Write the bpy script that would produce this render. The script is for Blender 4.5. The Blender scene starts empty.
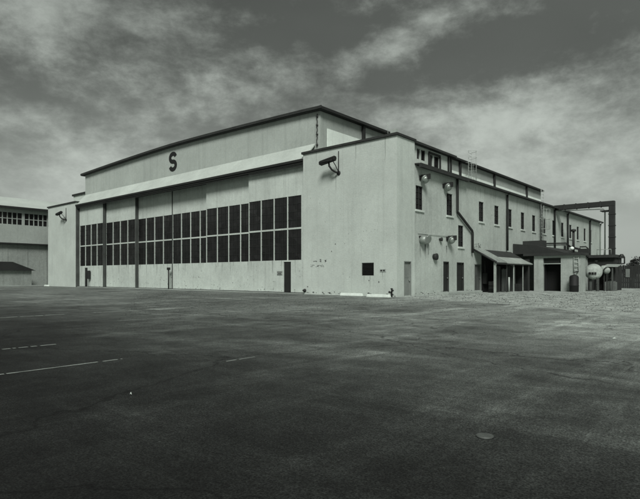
import bpy, bmesh, math, random
from mathutils import Vector, Matrix, noise as mnoise
R = math.radians
random.seed(7)
scene = bpy.context.scene
COL = scene.collection
PI = math.pi

# ------------------------------------------------------------------ materials
def tint(v):                       # the print's faint green-grey cast
    return (v*0.935, v*1.045, v*0.955, 1)

MATS = {}
def mat(name, base, rough=.8, var=.12, scale=1.0, stretch=(1,1,1), streak=0.0, bump=0.0, bscale=40, metal=0.0, spots=0.0, spec=.4):
    """painted / weathered surface: blotches, rain streaks down the wall, chips and bump, all in object space metres"""
    if name in MATS: return MATS[name]
    m = bpy.data.materials.new(name); m.use_nodes = True
    nt = m.node_tree; N = nt.nodes; L = nt.links
    b = N['Principled BSDF']
    b.inputs['Roughness'].default_value = rough
    b.inputs['Metallic'].default_value = metal
    b.inputs['Specular IOR Level'].default_value = spec
    geo = N.new('ShaderNodeNewGeometry')
    mp = N.new('ShaderNodeMapping'); mp.inputs['Scale'].default_value = stretch
    L.new(geo.outputs['Position'], mp.inputs['Vector'])
    def nz(sc, det, src, rgh=.6):
        n = N.new('ShaderNodeTexNoise'); n.inputs['Scale'].default_value = sc
        n.inputs['Detail'].default_value = det; n.inputs['Roughness'].default_value = rgh
        L.new(src, n.inputs['Vector']); return n.outputs['Fac']
    def ramp(src, a, c, va, vc):
        r = N.new('ShaderNodeMapRange'); r.inputs['From Min'].default_value = a; r.inputs['From Max'].default_value = c
        r.inputs['To Min'].default_value = va; r.inputs['To Max'].default_value = vc
        L.new(src, r.inputs['Value']); return r.outputs['Result']
    def mul(p, q):
        x = N.new('ShaderNodeMath'); x.operation = 'MULTIPLY'
        for i, v in enumerate((p, q)):
            if isinstance(v, (int, float)): x.inputs[i].default_value = v
            else: L.new(v, x.inputs[i])
        return x.outputs[0]
    f = ramp(nz(.35*scale, 5, mp.outputs[0]), .3, .7, 1-var, 1+var*.5)
    f = mul(f, ramp(nz(3.1*scale, 6, mp.outputs[0], .7), .25, .75, 1-var*.7, 1+var*.4))
    f = mul(f, ramp(nz(11*scale, 4, mp.outputs[0], .75), .3, .7, 1-var*.75, 1+var*.75))
    if streak:
        ms = N.new('ShaderNodeMapping'); ms.inputs['Scale'].default_value = (2.6, 2.6, .10)
        L.new(geo.outputs['Position'], ms.inputs['Vector'])
        f = mul(f, ramp(nz(1.0, 5, ms.outputs[0], .65), .52, .8, 1, 1-streak))
    if spots:
        f = mul(f, ramp(nz(5.5, 4, geo.outputs['Position'], .75), .64, .70, 1, 1-spots))
    mx = N.new('ShaderNodeMix'); mx.data_type = 'RGBA'; mx.blend_type = 'MULTIPLY'; mx.inputs['Factor'].default_value = 1
    mx.inputs['A'].default_value = tint(base)
    L.new(f, mx.inputs['B']); L.new(mx.outputs['Result'], b.inputs['Base Color'])
    if bump:
        bp = N.new('ShaderNodeBump'); bp.inputs['Strength'].default_value = bump; bp.inputs['Distance'].default_value = .02
        L.new(nz(bscale, 4, mp.outputs[0]), bp.inputs['Height']); L.new(bp.outputs[0], b.inputs['Normal'])
    MATS[name] = m
    return m

M_STUCCO = mat('stucco_paint', .56, .85, .13, 1, streak=.16, bump=.5, bscale=9, spots=.25)
M_SIDE = mat('side_wall_paint', .48, .85, .2, 1, streak=.22, bump=.5, bscale=9, spots=.35)
M_DOOR = mat('door_leaf_paint', .58, .7, .16, 1, streak=.25, bump=.25, spots=.5)
M_STAIN = mat('wall_stain', .34, .9, .25, 6)
M_RUST = mat('rust_chip', .12, .9, .4, 8)
M_GABLE = mat('gable_siding', .44, .7, .12, .8, streak=.22, bump=.2)
M_GREYSIDE = mat('grey_siding', .38, .75, .16, 1, streak=.25, bump=.2)
M_WHITE = mat('bright_white', .85, .55, .10, 1, streak=.15, bump=.1)
M_CANOPY = mat('white_canopy_sheet', .54, .6, .16, 1, bump=.1)
M_TRIM = mat('dark_trim', .022, .7, .25, 2)
M_TRIM2 = mat('weathered_trim', .035, .75, .35, 2)
M_PIPE = mat('dark_pipe', .026, .65, .3, 3)
M_POST = mat('grey_post', .075, .75, .35, 2, streak=.3)
M_ROOF = mat('roof_felt', .028, .9, .25)
M_PALEROOF = mat('pale_roof', .46, .8, .14, .6, streak=.1)
M_STEEL = mat('galvanised', .34, .5, .25, 3, metal=.5)
M_PALESTEEL = mat('pale_steel', .42, .55, .2, 3)
M_CHROME = mat('dull_bright_metal', .40, .45, .3, 4, metal=.7)
M_MUNTIN = mat('dark_muntin', .022, .6, .2)
M_DDOOR = mat('dark_door_paint', .018, .6, .35, 2)
M_GDOOR = mat('grey_door_paint', .22, .7, .22, 2, streak=.3)
M_SILL = mat('concrete_sill', .6, .85, .2, 2)
M_BLACK = mat('black_paint', .012, .7, .25, 3)
M_DARK = mat('interior_shade', .008, .95, .2)  # near-black stands in for shade behind openings and under the lean-to
M_PLANK = mat('dark_planks', .028, .85, .45, 2, stretch=(3,3,.5))
M_GREYPLANK = mat('grey_planks', .09, .85, .4, 2, stretch=(3,3,.5))
M_TIN = mat('tin_sheet', .38, .5, .25, 1.5, streak=.2)
M_STAINTIN = mat('stained_roof_sheet', .34, .75, .35, 2.2, spots=.75)
M_BLOCK = mat('block_wall', .40, .9, .2, 1.4, streak=.3, bump=.5, spots=.3)
M_NEIGH = mat('neighbour_wall', .42, .85, .14, .8, streak=.2)
M_NEIGHLOW = mat('neighbour_low_wall', .34, .85, .22, .8, streak=.35)
M_NEIGHROOF = mat('neighbour_roof', .55, .7, .12, .6)
M_TANK = mat('tank_white', .44, .6, .5, 2.5, spots=.65, streak=.3)
M_CONC = mat('concrete', .36, .9, .25, 2, bump=.3)
M_STOP = mat('white_concrete', .8, .85, .2, 3, bump=.3)
M_LINE = mat('worn_line_paint', .34, .8, .45, 6)
M_BARK = mat('bark', .06, .9, .3, 4)

def glass():
    m = bpy.data.materials.new('dusty_dark_glass'); m.use_nodes = True
    nt = m.node_tree; N = nt.nodes; L = nt.links; b = N['Principled BSDF']
    g = N.new('ShaderNodeNewGeometry'); mp = N.new('ShaderNodeMapping'); mp.inputs['Scale'].default_value = (1.9,1.9,2.0)
    L.new(g.outputs['Position'], mp.inputs['Vector'])
    v = N.new('ShaderNodeTexVoronoi'); v.distance = 'CHEBYCHEV'; v.inputs['Scale'].default_value = 1.0
    L.new(mp.outputs[0], v.inputs['Vector'])
    n = N.new('ShaderNodeTexNoise'); n.inputs['Scale'].default_value = .9; n.inputs['Detail'].default_value = 6
    L.new(g.outputs['Position'], n.inputs['Vector'])
    cr = N.new('ShaderNodeMapRange'); cr.inputs['To Min'].default_value = .006; cr.inputs['To Max'].default_value = .036
    mm = N.new('ShaderNodeMath'); mm.operation = 'MULTIPLY'
    L.new(v.outputs['Color'], mm.inputs[0]); L.new(n.outputs['Fac'], mm.inputs[1]); L.new(mm.outputs[0], cr.inputs['Value'])
    L.new(cr.outputs[0], b.inputs['Base Color'])
    b.inputs['Roughness'].default_value = .22; b.inputs['Specular IOR Level'].default_value = .35
    return m
M_GLASS = glass()

# ------------------------------------------------------------------ mesh builder
class MB:
    def __init__(s): s.v = []; s.f = []; s.mi = []; s.cur = 0; s.smooth = []
    def use(s, i): s.cur = i; return s
    def face(s, idx, sm=False): s.f.append(tuple(idx)); s.mi.append(s.cur); s.smooth.append(sm)
    def quad(s, a, b, c, d):
        i = len(s.v); s.v += [a, b, c, d]; s.face((i, i+1, i+2, i+3))
    def hexa(s, p):                # p: 4 bottom (ccw from above) + 4 top
        i = len(s.v); s.v += [tuple(q) for q in p]
        for f in ((3,2,1,0),(4,5,6,7),(0,1,5,4),(1,2,6,5),(2,3,7,6),(3,0,4,7)): s.face([i+k for k in f])
        return s
    def box(s, x0, x1, y0, y1, z0, z1):
        x0, x1 = min(x0,x1), max(x0,x1); y0, y1 = min(y0,y1), max(y0,y1); z0, z1 = min(z0,z1), max(z0,z1)
        return s.hexa([(x0,y0,z0),(x1,y0,z0),(x1,y1,z0),(x0,y1,z0),(x0,y0,z1),(x1,y0,z1),(x1,y1,z1),(x0,y1,z1)])
    def tube(s, pts, r, n=10, caps=True):
        pts = [Vector(p) for p in pts]; i0 = len(s.v); K = len(pts)
        rr = r if isinstance(r, (list, tuple)) else [r]*K
        for k, p in enumerate(pts):
            d = (pts[min(k+1,K-1)] - pts[max(k-1,0)]).normalized()
            up = Vector((0,0,1)) if abs(d.z) < .9 else Vector((1,0,0))
            a = d.cross(up).normalized(); b = d.cross(a).normalized()
            for j in range(n):
                t = 2*PI*j/n; s.v.append(tuple(p + (a*math.cos(t) + b*math.sin(t))*rr[k]))
        for k in range(K-1):
            for j in range(n):
                s.face((i0+k*n+j, i0+(k+1)*n+j, i0+(k+1)*n+(j+1)%n, i0+k*n+(j+1)%n), True)
        if caps:
            s.face([i0+j for j in range(n)]); s.face([i0+(K-1)*n+j for j in reversed(range(n))])
        return s
    def lathe(s, prof, origin, axis, n=20):      # prof: (distance along axis, radius)
        o = Vector(origin); d = Vector(axis).normalized()
        return s.tube_profile([(o + d*h, r) for h, r in prof], d, n)
    def tube_profile(s, pr, d, n):
        up = Vector((0,0,1)) if abs(d.z) < .9 else Vector((1,0,0))
        a = d.cross(up).normalized(); b = d.cross(a).normalized(); i0 = len(s.v); K = len(pr)
        for p, r in pr:
            for j in range(n):
                t = 2*PI*j/n; s.v.append(tuple(p + (a*math.cos(t)+b*math.sin(t))*max(r, .0005)))
        for k in range(K-1):
            for j in range(n):
                s.face((i0+k*n+j, i0+(k+1)*n+j, i0+(k+1)*n+(j+1)%n, i0+k*n+(j+1)%n), True)
        s.face([i0+j for j in range(n)]); s.face([i0+(K-1)*n+j for j in reversed(range(n))])
        return s
    def skin(s, ax, pos, a0, a1, z0, z1, holes, depth, sgn):
        """a wall face with real openings; ax 'y': plane y=pos; ax 'x': plane x=pos; reveals go inward by depth (sgn = inward direction)"""
        P = (lambda a, z, e=0: (a, pos+e*sgn, z)) if ax == 'y' else (lambda a, z, e=0: (pos+e*sgn, a, z))
        A = sorted({a0, a1, *[h[0] for h in holes], *[h[1] for h in holes]})
        Z = sorted({z0, z1, *[h[2] for h in holes], *[h[3] for h in holes]})
        flip = (ax == 'y') == (sgn > 0)
        q = (lambda *p: s.quad(*p)) if flip else (lambda *p: s.quad(*reversed(p)))
        for i in range(len(A)-1):
            for j in range(len(Z)-1):
                ca, cz = (A[i]+A[i+1])/2, (Z[j]+Z[j+1])/2
                if any(h[0] < ca < h[1] and h[2] < cz < h[3] for h in holes): continue
                q(P(A[i],Z[j]), P(A[i+1],Z[j]), P(A[i+1],Z[j+1]), P(A[i],Z[j+1]))
        for h in holes:
            b0, b1, y0, y1 = h[:4]
            q(P(b0,y0), P(b0,y1), P(b0,y1,depth), P(b0,y0,depth)); q(P(b1,y1), P(b1,y0), P(b1,y0,depth), P(b1,y1,depth))
            q(P(b0,y1), P(b1,y1), P(b1,y1,depth), P(b0,y1,depth)); q(P(b1,y0), P(b0,y0), P(b0,y0,depth), P(b1,y0,depth))
        return s
    def flake(s, ax, pos, a, z, w, h, out=.003, n=7):      # an irregular chip or stain lying on a wall plane
        i = len(s.v); sg = -1 if ax == 'y' else 1
        for j in range(n):
            t = 2*PI*j/n*(1 if ax == 'y' else 1); k = random.uniform(.55, 1)
            u, v = a + w*k*math.cos(t), z + h*k*math.sin(t)
            s.v.append((u, pos+sg*out, v) if ax == 'y' else (pos+sg*out, u, v))
        s.face(range(i, i+n)); return s
    def drip(s, ax, pos, a, z, w, l, out=.003):             # a run of stain going down from z
        i = len(s.v); sg = -1 if ax == 'y' else 1; L = []; Rr = []
        for j in range(6):
            t = j/5; ww = w*(1-t)**.7*random.uniform(.6,1.1)+.004; c = a + random.uniform(-.012,.012)
            L.append((c-ww, z-l*t)); Rr.append((c+ww, z-l*t))
        for u, v in L + Rr: s.v.append((u, pos+sg*out, v) if ax == 'y' else (pos+sg*out, u, v))
        for j in range(5): s.face((i+j, i+j+1, i+6+j+1, i+6+j))
        return s
    def build(s, name, mats, parent=None, bevel=0):
        me = bpy.data.meshes.new(name); me.from_pydata(s.v, [], s.f)
        if not isinstance(mats, (list, tuple)): mats = [mats]
        for m in mats: me.materials.append(m)
        me.polygons.foreach_set('material_index', s.mi); me.polygons.foreach_set('use_smooth', s.smooth); me.update()
        o = bpy.data.objects.new(name, me); COL.objects.link(o)
        if parent is not None: o.parent = parent; o.matrix_parent_inverse = Matrix.Translation(-Vector(root_loc(parent)))
        if bevel:
            bv = o.modifiers.new('bevel', 'BEVEL'); bv.width = bevel; bv.segments = 2; bv.limit_method = 'ANGLE'
        return o
def root_loc(o):
    return Vector(o.location) if o.parent is None else Vector((0,0,0))
def thing(name, label, cat, loc=(0,0,0), group=None):
    o = bpy.data.objects.new(name, None); COL.objects.link(o); o.location = loc; o.empty_display_size = .3
    return tag(o, label, cat, group)
def tag(o, label, cat, group=None):
    o['label'] = label; o['category'] = cat
    if group: o['group'] = group
    return o
def struct(o): o['kind'] = 'structure'; return o
def copy_thing(o, delta, label=None, rot=0):
    def rec(x, p):
        c = x.copy(); COL.objects.link(c)
        if p is not None: c.parent = p; c.matrix_parent_inverse = x.matrix_parent_inverse.copy()
        for ch in [k for k in bpy.data.objects if k.parent == x]: rec(ch, c)
        return c
    c = rec(o, None); c.location = Vector(o.location) + Vector(delta); c.rotation_euler.z += rot
    if label: c['label'] = label
    return c

# ------------------------------------------------------------------ camera
CAM = (18.04, -28.29, 1.35)
cd = bpy.data.cameras.new('camera'); cam = bpy.data.objects.new('camera', cd); COL.objects.link(cam)
cd.sensor_width = 36; cd.lens = 36*517/640; cd.shift_y = 26.5/640; cd.clip_end = 8000; cd.clip_start = .05
cam.location = CAM; cam.rotation_euler = (PI/2, 0, math.atan2(.6557, .7548))
scene.camera = cam

# ------------------------------------------------------------------ ground
def asphalt():
    m = bpy.data.materials.new('asphalt'); m.use_nodes = True
    nt = m.node_tree; N = nt.nodes; L = nt.links; b = N['Principled BSDF']
    g = N.new('ShaderNodeNewGeometry')
    def nz(sc, st, det=6, rgh=.6, rot=0, dist=0):
        mp = N.new('ShaderNodeMapping'); mp.inputs['Scale'].default_value = st; mp.inputs['Rotation'].default_value = (0,0,rot)
        L.new(g.outputs['Position'], mp.inputs['Vector'])
        n = N.new('ShaderNodeTexNoise'); n.inputs['Scale'].default_value = sc; n.inputs['Detail'].default_value = det
        n.inputs['Roughness'].default_value = rgh; n.inputs['Distortion'].default_value = dist
        L.new(mp.outputs[0], n.inputs['Vector']); return n.outputs['Fac']
    def rng(src, a, c, va, vc):
        r = N.new('ShaderNodeMapRange'); r.interpolation_type = 'SMOOTHSTEP'
        r.inputs['From Min'].default_value = a; r.inputs['From Max'].default_value = c
        r.inputs['To Min'].default_value = va; r.inputs['To Max'].default_value = vc
        L.new(src, r.inputs['Value']); return r.outputs['Result']
    def op(o, p, q):
        x = N.new('ShaderNodeMath'); x.operation = o
        for i, v in enumerate((p, q)):
            if isinstance(v, (int, float)): x.inputs[i].default_value = v
            else: L.new(v, x.inputs[i])
        return x.outputs[0]
    big = rng(nz(.16, (1,1,1), 7, .68, 0, .8), .32, .68, .72, 1.3)
    st1 = rng(nz(.55, (1.4,.16,1), 7, .7, .05, 1.2), .48, .74, .9, 1.75)     # swept, worn bands along the bays
    st2 = rng(nz(.42, (.16,1.2,1), 7, .7, .30, 1.2), .48, .74, .92, 1.6)
    oil = rng(nz(.33, (1,.7,1), 5, .6, 0, .4), .52, .70, 1.0, .62)
    mid = rng(nz(1.7, (1,1,1), 8, .75), .3, .7, .66, 1.34)
    sp = rng(nz(60, (1,1,1), 2, .75), .32, .70, .35, 1.75)
    chips = rng(nz(16, (1,1,1), 2, .5), .74, .80, 1.0, 2.2)
    f = op('MULTIPLY', op('MULTIPLY', big, mid), op('MULTIPLY', st1, st2))
    f = op('MULTIPLY', f, rng(nz(21, (1,1,1), 4, .75), .3, .7, .62, 1.4))
    f = op('MULTIPLY', op('MULTIPLY', f, oil), op('MULTIPLY', sp, chips))
    mx = N.new('ShaderNodeMix'); mx.data_type = 'RGBA'; mx.blend_type = 'MULTIPLY'; mx.inputs['Factor'].default_value = 1
    sx = N.new('ShaderNodeSeparateXYZ'); L.new(g.outputs['Position'], sx.inputs[0])
    def cracks(sc, wid, dark):
        w = N.new('ShaderNodeVectorMath'); w.operation = 'ADD'
        nn = N.new('ShaderNodeTexNoise'); nn.inputs['Scale'].default_value = 1.3; nn.inputs['Detail'].default_value = 6; L.new(g.outputs['Position'], nn.inputs['Vector'])
        L.new(nn.outputs['Color'], w.inputs[0]); L.new(g.outputs['Position'], w.inputs[1])
        vv = N.new('ShaderNodeTexVoronoi'); vv.feature = 'DISTANCE_TO_EDGE'; vv.inputs['Scale'].default_value = sc; L.new(w.outputs[0], vv.inputs['Vector'])
        return rng(vv.outputs['Distance'], 0, wid, dark, 1)
    f = op('MULTIPLY', f, cracks(.16, .006, .45)); f = op('MULTIPLY', f, cracks(.55, .010, .8))
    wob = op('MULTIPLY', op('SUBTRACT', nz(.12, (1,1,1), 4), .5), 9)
    f = op('MULTIPLY', f, rng(op('ADD', sx.outputs[1], wob), -27.5, -12.5, .55, 8.6))      # worn apron nearer the hangar; grazing sheen and dark foreground painted into albedo
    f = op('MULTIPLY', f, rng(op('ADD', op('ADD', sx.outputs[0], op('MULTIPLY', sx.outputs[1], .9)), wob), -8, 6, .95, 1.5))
    mx.inputs['A'].default_value = tint(.019); L.new(f, mx.inputs['B']); L.new(mx.outputs['Result'], b.inputs['Base Color'])
    b.inputs['Roughness'].default_value = .85; b.inputs['Specular IOR Level'].default_value = .22
    bp = N.new('ShaderNodeBump'); bp.inputs['Strength'].default_value = .5; bp.inputs['Distance'].default_value = .008
    L.new(nz(70, (1,1,1), 3, .7), bp.inputs['Height']); L.new(bp.outputs[0], b.inputs['Normal'])
    return m
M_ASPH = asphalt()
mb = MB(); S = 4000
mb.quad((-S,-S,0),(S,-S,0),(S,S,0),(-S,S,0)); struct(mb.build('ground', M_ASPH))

def gravelmat():
    m = bpy.data.materials.new('gravel'); m.use_nodes = True
    nt = m.node_tree; N = nt.nodes; L = nt.links; b = N['Principled BSDF']
    g = N.new('ShaderNodeNewGeometry')
    v = N.new('ShaderNodeTexVoronoi'); v.inputs['Scale'].default_value = 22; L.new(g.outputs['Position'], v.inputs['Vector'])
    n = N.new('ShaderNodeTexNoise'); n.inputs['Scale'].default_value = 1.1; n.inputs['Detail'].default_value = 8; n.inputs['Roughness'].default_value = .75
    L.new(g.outputs['Position'], n.inputs['Vector'])
    a = N.new('ShaderNodeMapRange'); a.inputs['From Min'].default_value = .0; a.inputs['From Max'].default_value = .8; a.inputs['To Min'].default_value = .5; a.inputs['To Max'].default_value = 1.5
    sx = N.new('ShaderNodeSeparateColor'); L.new(v.outputs['Color'], sx.inputs[0]); L.new(sx.outputs[0], a.inputs['Value'])
    c = N.new('ShaderNodeMapRange'); c.inputs['From Min'].default_value = .40; c.inputs['From Max'].default_value = .60; c.inputs['To Min'].default_value = .45; c.inputs['To Max'].default_value = 1.3
    L.new(n.outputs['Fac'], c.inputs['Value'])
    mm = N.new('ShaderNodeMath'); mm.operation = 'MULTIPLY'; L.new(a.outputs[0], mm.inputs[0]); L.new(c.outputs[0], mm.inputs[1])
    mx = N.new('ShaderNodeMix'); mx.data_type = 'RGBA'; mx.blend_type = 'MULTIPLY'; mx.inputs['Factor'].default_value = 1
    mx.inputs['A'].default_value = tint(.33); L.new(mm.outputs[0], mx.inputs['B']); L.new(mx.outputs['Result'], b.inputs['Base Color'])
    b.inputs['Roughness'].default_value = .95
    bp = N.new('ShaderNodeBump'); bp.inputs['Strength'].default_value = .5; bp.inputs['Distance'].default_value = .012
    L.new(v.outputs['Distance'], bp.inputs['Height']); L.new(bp.outputs[0], b.inputs['Normal'])
    return m
M_GRAVEL = gravelmat()
# gravel yard east of the hangar: ragged edge against the asphalt
edge = [(.15,-.35),(1.6,-.75),(4.5,-2.0),(7.5,-3.2),(10.9,-5.6),(13.2,-7.6),(14.8,-8.9),(19,-12),(26,-16),(40,-23)]
pts = []
for (x0,y0),(x1,y1) in zip(edge, edge[1:]):
    n = max(2, int(math.hypot(x1-x0, y1-y0)/.3))
    for k in range(n):
        t = k/n; x = x0+(x1-x0)*t; y = y0+(y1-y0)*t
        w = mnoise.noise(Vector((x*.9, y*.9, 3)))*.35 + mnoise.noise(Vector((x*3.1, y*3.1, 9)))*.14
        pts.append((x, y+w))
pts.append(edge[-1])
mb = MB(); i0 = len(pts)
mb.v = [(x,y,.006) for x,y in pts] + [(max(x,.0) , 75, .006) for x,y in pts]
for k in range(i0-1): mb.face((k, k+1, i0+k+1, i0+k))
struct(mb.build('gravel_yard', M_GRAVEL))
# paler compacted strip along the gravel's near edge
mb = MB()
strip = []
for k,(x,y) in enumerate(pts):
    w = .55 + .35*mnoise.noise(Vector((x*.5, y*.5, 21)))
    strip.append((x, y, w if x < 13 else max(.1, w-(x-13)*.05)))
n = len(strip)
mb.v = [(x, y-.12+.1*mnoise.noise(Vector((x*2,y*2,5))), .0045) for x,y,w in strip] + [(x+.25*w, y+w, .0105) for x,y,w in strip]
for k in range(n-1): mb.face((k, k+1, n+k+1, n+k))
struct(mb.build('sand_strip', mat('pale_sand', .36, .95, .3, 1.5, spots=.4)))
# loose stones on the gravel (nobody could count them)
mb = MB()
for k in range(9000):
    x = random.uniform(.6, 20); y = random.uniform(-9, 20)
    ye = -.4-x*.42
    if y < ye or (x < 6.6 and y > 11): continue
    r = random.uniform(.012, .05)*random.uniform(.5,1); h = r*random.uniform(.6, 1.3)
    i = len(mb.v); a0 = random.random()*6
    for j in range(5):
        a = a0 + 2*PI*j/5; q = r*random.uniform(.7, 1.3); mb.v.append((x+q*math.cos(a), y+q*math.sin(a), .004))
    mb.v.append((x+random.uniform(-.3,.3)*r, y, h+.008))
    mb.use(0 if random.random() < .5 else 1)
    for j in range(5): mb.face((i+j, i+(j+1)%5, i+5))
st = mb.build('loose_stones', [mat('pale_stone', .26, .9, .3, 9), mat('dark_stone', .10, .9, .3, 9)]); st['kind'] = 'stuff'
# grit and crumbs of stone lying on the apron (nobody could count them)
mb = MB()
for k in range(14000):
    u = random.random()**1.3; y = -25.5 + u*26; x = 17.5 - random.random()*(6 + u*44)
    if y > -1-.42*max(x,0): continue
    d_ = math.hypot(x-CAM[0], y-CAM[1]); r = random.uniform(.0004, .0009)*min(d_,24); h = r*random.uniform(.6, 1.2)
    i = len(mb.v); a0 = random.random()*6
    for j in range(4):
        a = a0 + PI*j/2; q = r*random.uniform(.7, 1.3); mb.v.append((x+q*math.cos(a), y+q*math.sin(a), .001))
    mb.v.append((x+random.uniform(-.3,.3)*r, y, h)); mb.use(0 if random.random() < .55 else 1)
    for j in range(4): mb.face((i+j, i+(j+1)%4, i+4))
gr = mb.build('loose_grit', [mat('grit_pale', .06, .95, .4, 9), M_ROOF]); gr['kind'] = 'stuff'
# parking bay markings: worn, broken strips painted on the apron
lines = [(-.7,-22.6,-20.4,.14),(-.7,-19.4,-16.4,.16),(7.4,-25.4,-24.0,.10),(10.1,-26.2,-24.05,.06),(11.57,-23.1,-22.5,.04),(-9.2,-18,-14.5,.12),(3.3,-20.5,-19.0,.05)]
mb = MB()
for x, y0, y1, w in lines:
    y = y0
    while y < y1:
        l = random.uniform(.05, .22)
        a, b_ = x-w/2*random.uniform(.7,1), x+w/2*random.uniform(.7,1)
        mb.quad((a,y,.005),(b_,y,.005),(b_,min(y+l,y1),.005),(a,min(y+l,y1),.005)); y += l + (random.uniform(.01,.08) if random.random() < .2 else 0)
i = len(mb.v); mb.v += [(-1.2,-17.0,.006),(-.2,-17.0,.006),(-.68,-15.2,.006)]; mb.face((i,i+1,i+2))
struct(mb.build('parking_markings', M_LINE))

# ------------------------------------------------------------------ THE HANGAR
H = thing('hangar', 'big pale painted hangar with a black S on its gable and glazed sliding doors', 'hangar')
AX = 8.2; W = 54.6; DEP = 52.8; PZ = 10.4; EZ = 8.86
SIDE_Y = [2.85, 7.3, 12.95, 16.15, 19.25, 22.5, 25.65, 28.9, 32.1, 35.3, 38.5, 41.7, 44.9, 47.9, 51.0]
# right-hand annex: front block with parapet, long side wall
LOUV = (-2.79,-1.80,1.38,2.24)
mb = MB()
mb.skin('y', 0, -AX, 0, 0, PZ, [LOUV], .16, 1)
DOORS = [(.86,1.74,.05,2.33), (6.3,7.16,.2,2.42), (8.47,9.67,.2,2.4), (11.6,12.9,.18,2.33)]
D0 = [DOORS[0]]
mb.skin('x', 0, 0, 2.2, 0, PZ, D0, .14, -1)
mb.quad((0,2.2,EZ-.2),(-AX,2.2,EZ-.2),(-AX,2.2,PZ),(0,2.2,PZ))
mb.quad((-AX,0,PZ),(0,0,PZ),(0,2.2,PZ),(-AX,2.2,PZ))
mb.quad((-AX,2.2,0),(-AX,0,0),(-AX,0,PZ),(-AX,2.2,PZ))
# faded remnants of stencilling, rust spots and runs
mb.use(1)
for (x, z, w, h) in [(-7.25,2.10,.38,.14),(-6.75,2.08,.30,.16),(-6.28,2.10,.42,.20),(-6.5,2.45,.16,.2),(-5.98,2.45,.17,.2),(-7.0,2.42,.3,.05)]:
    for k in range(12): mb.flake('y', 0, x+random.uniform(-.5,.5)*w, z+random.uniform(-.5,.5)*h, random.uniform(.03,.08), random.uniform(.02,.05))
for k in range(14): mb.flake('y', 0, -4.3+4.1*k/13+random.uniform(-.1,.1), 4.35+random.uniform(-.25,.12), random.uniform(.015,.035), random.uniform(.02,.06))
for k in range(26): mb.flake('y', 0, random.uniform(-8,-.2), random.uniform(.3,9.5)**1, random.uniform(.015,.05), random.uniform(.015,.06))
for k in range(12): mb.flake('x', 0, random.uniform(.2,2.1), random.uniform(.5,9.5), random.uniform(.01,.03), random.uniform(.015,.05))
for x, z, l in ((-2.6,1.36,.5),(-2.1,1.36,.8),(-5.05,8.5,1.1),(-1.1,1.6,.5),(-3.3,PZ-.02,1.4),(-6.9,PZ-.02,.9),(-.9,PZ-.02,1.8)): mb.drip('y', 0, x, z, .03, l)
mb.use(2)
for k in range(30): mb.flake('y', 0, random.uniform(-8.1,-.1), random.uniform(.02,.22), random.uniform(.02,.14), random.uniform(.02,.07))
for x, z in ((-5.1,3.6),(-5.45,3.1),(-7.75,.55),(-2.2,1.05),(-1.4,.95)): mb.flake('y', 0, x, z, .07, .06)
mb.build('annex_wall', [M_STUCCO, M_STAIN, M_RUST], H)
holes = [(y-.47, y+.47, 5.88, 7.51) for y in SIDE_Y[:-1]] + [(8.72,9.62,3.62,5.27)] + DOORS[1:]
mb = MB(); mb.skin('x', -.02, 2.2, DEP, 0, EZ, holes, .16, -1)
mb.quad((-.02,DEP,0),(-AX,DEP,0),(-AX,DEP,EZ),(-.02,DEP,EZ))
mb.use(1)
for h in holes[:15]:
    for k in range(random.choice((1,2,2,3))): mb.drip('x', -.02, random.uniform(h[0]-.05, h[1]+.05), h[2]-.16, random.uniform(.02,.045), random.uniform(.3,1.3))
for k in range(60): mb.flake('x', -.02, random.uniform(2.4,50), random.uniform(.4,8.6), random.uniform(.02,.09), random.uniform(.02,.12))
for k in range(14): mb.drip('x', -.02, random.uniform(2.4,50), EZ-.25, .05, random.uniform(.5,1.6))
for y, z in ((2.95,3.5),(3.6,3.55),(6.85,3.6)): 
    for k in range(3): mb.drip('x', -.02, y+random.uniform(-.12,.12), z, .05, random.uniform(.5,1.1))
mb.use(2)
for k in range(50): mb.flake('x', -.02, random.uniform(2.4,12), random.uniform(.0,.28), random.uniform(.02,.14), random.uniform(.02,.06))
for k in range(40): mb.flake('x', -.02, 11.6+random.random()*1.2, 3.55+random.random()*.5, random.uniform(.02,.1), random.uniform(.02,.06))
mb.build('side_wall', [M_SIDE, M_STAIN, M_RUST], H)
# parapet caps
def parapet_cap(x0, x1):
    mb = MB(); mb.box(x0-.1, x1+.1, -.12, .3, PZ, PZ+.17); mb.box(x1-.3, x1+.1, .3, 2.3, PZ, PZ+.17); mb.box(x0-.1, x0+.3, .3, 2.3, PZ, PZ+.17)
    return mb.build('parapet_cap', M_TRIM2, H, .02)
parapet_cap(-AX, 0)
# left-hand annex
mb = MB(); LX = -46.35
mb.box(-W, LX, 0, 2.2, 0, PZ); mb.build('annex_wall', M_STUCCO, H); parapet_cap(-W, LX)
mb = MB(); mb.box(-W, -46.9, 2.2, DEP, 0, EZ); mb.build('side_wall', M_SIDE, H)
mb = MB(); mb.box(LX, LX+.045, .02, .46, 0, 9.8); mb.build('track_post', M_POST, H)
mb = MB(); mb.box(-50.6, -46.8, 1.6, 7, PZ-1.4, 11.75); pl = mb.build('roof_block', M_STUCCO, H)
mb = MB(); mb.box(-50.75, -46.8, 1.45, 7.15, 11.75, 11.98); mb.build('roof_edge', M_TRIM, pl)

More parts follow.
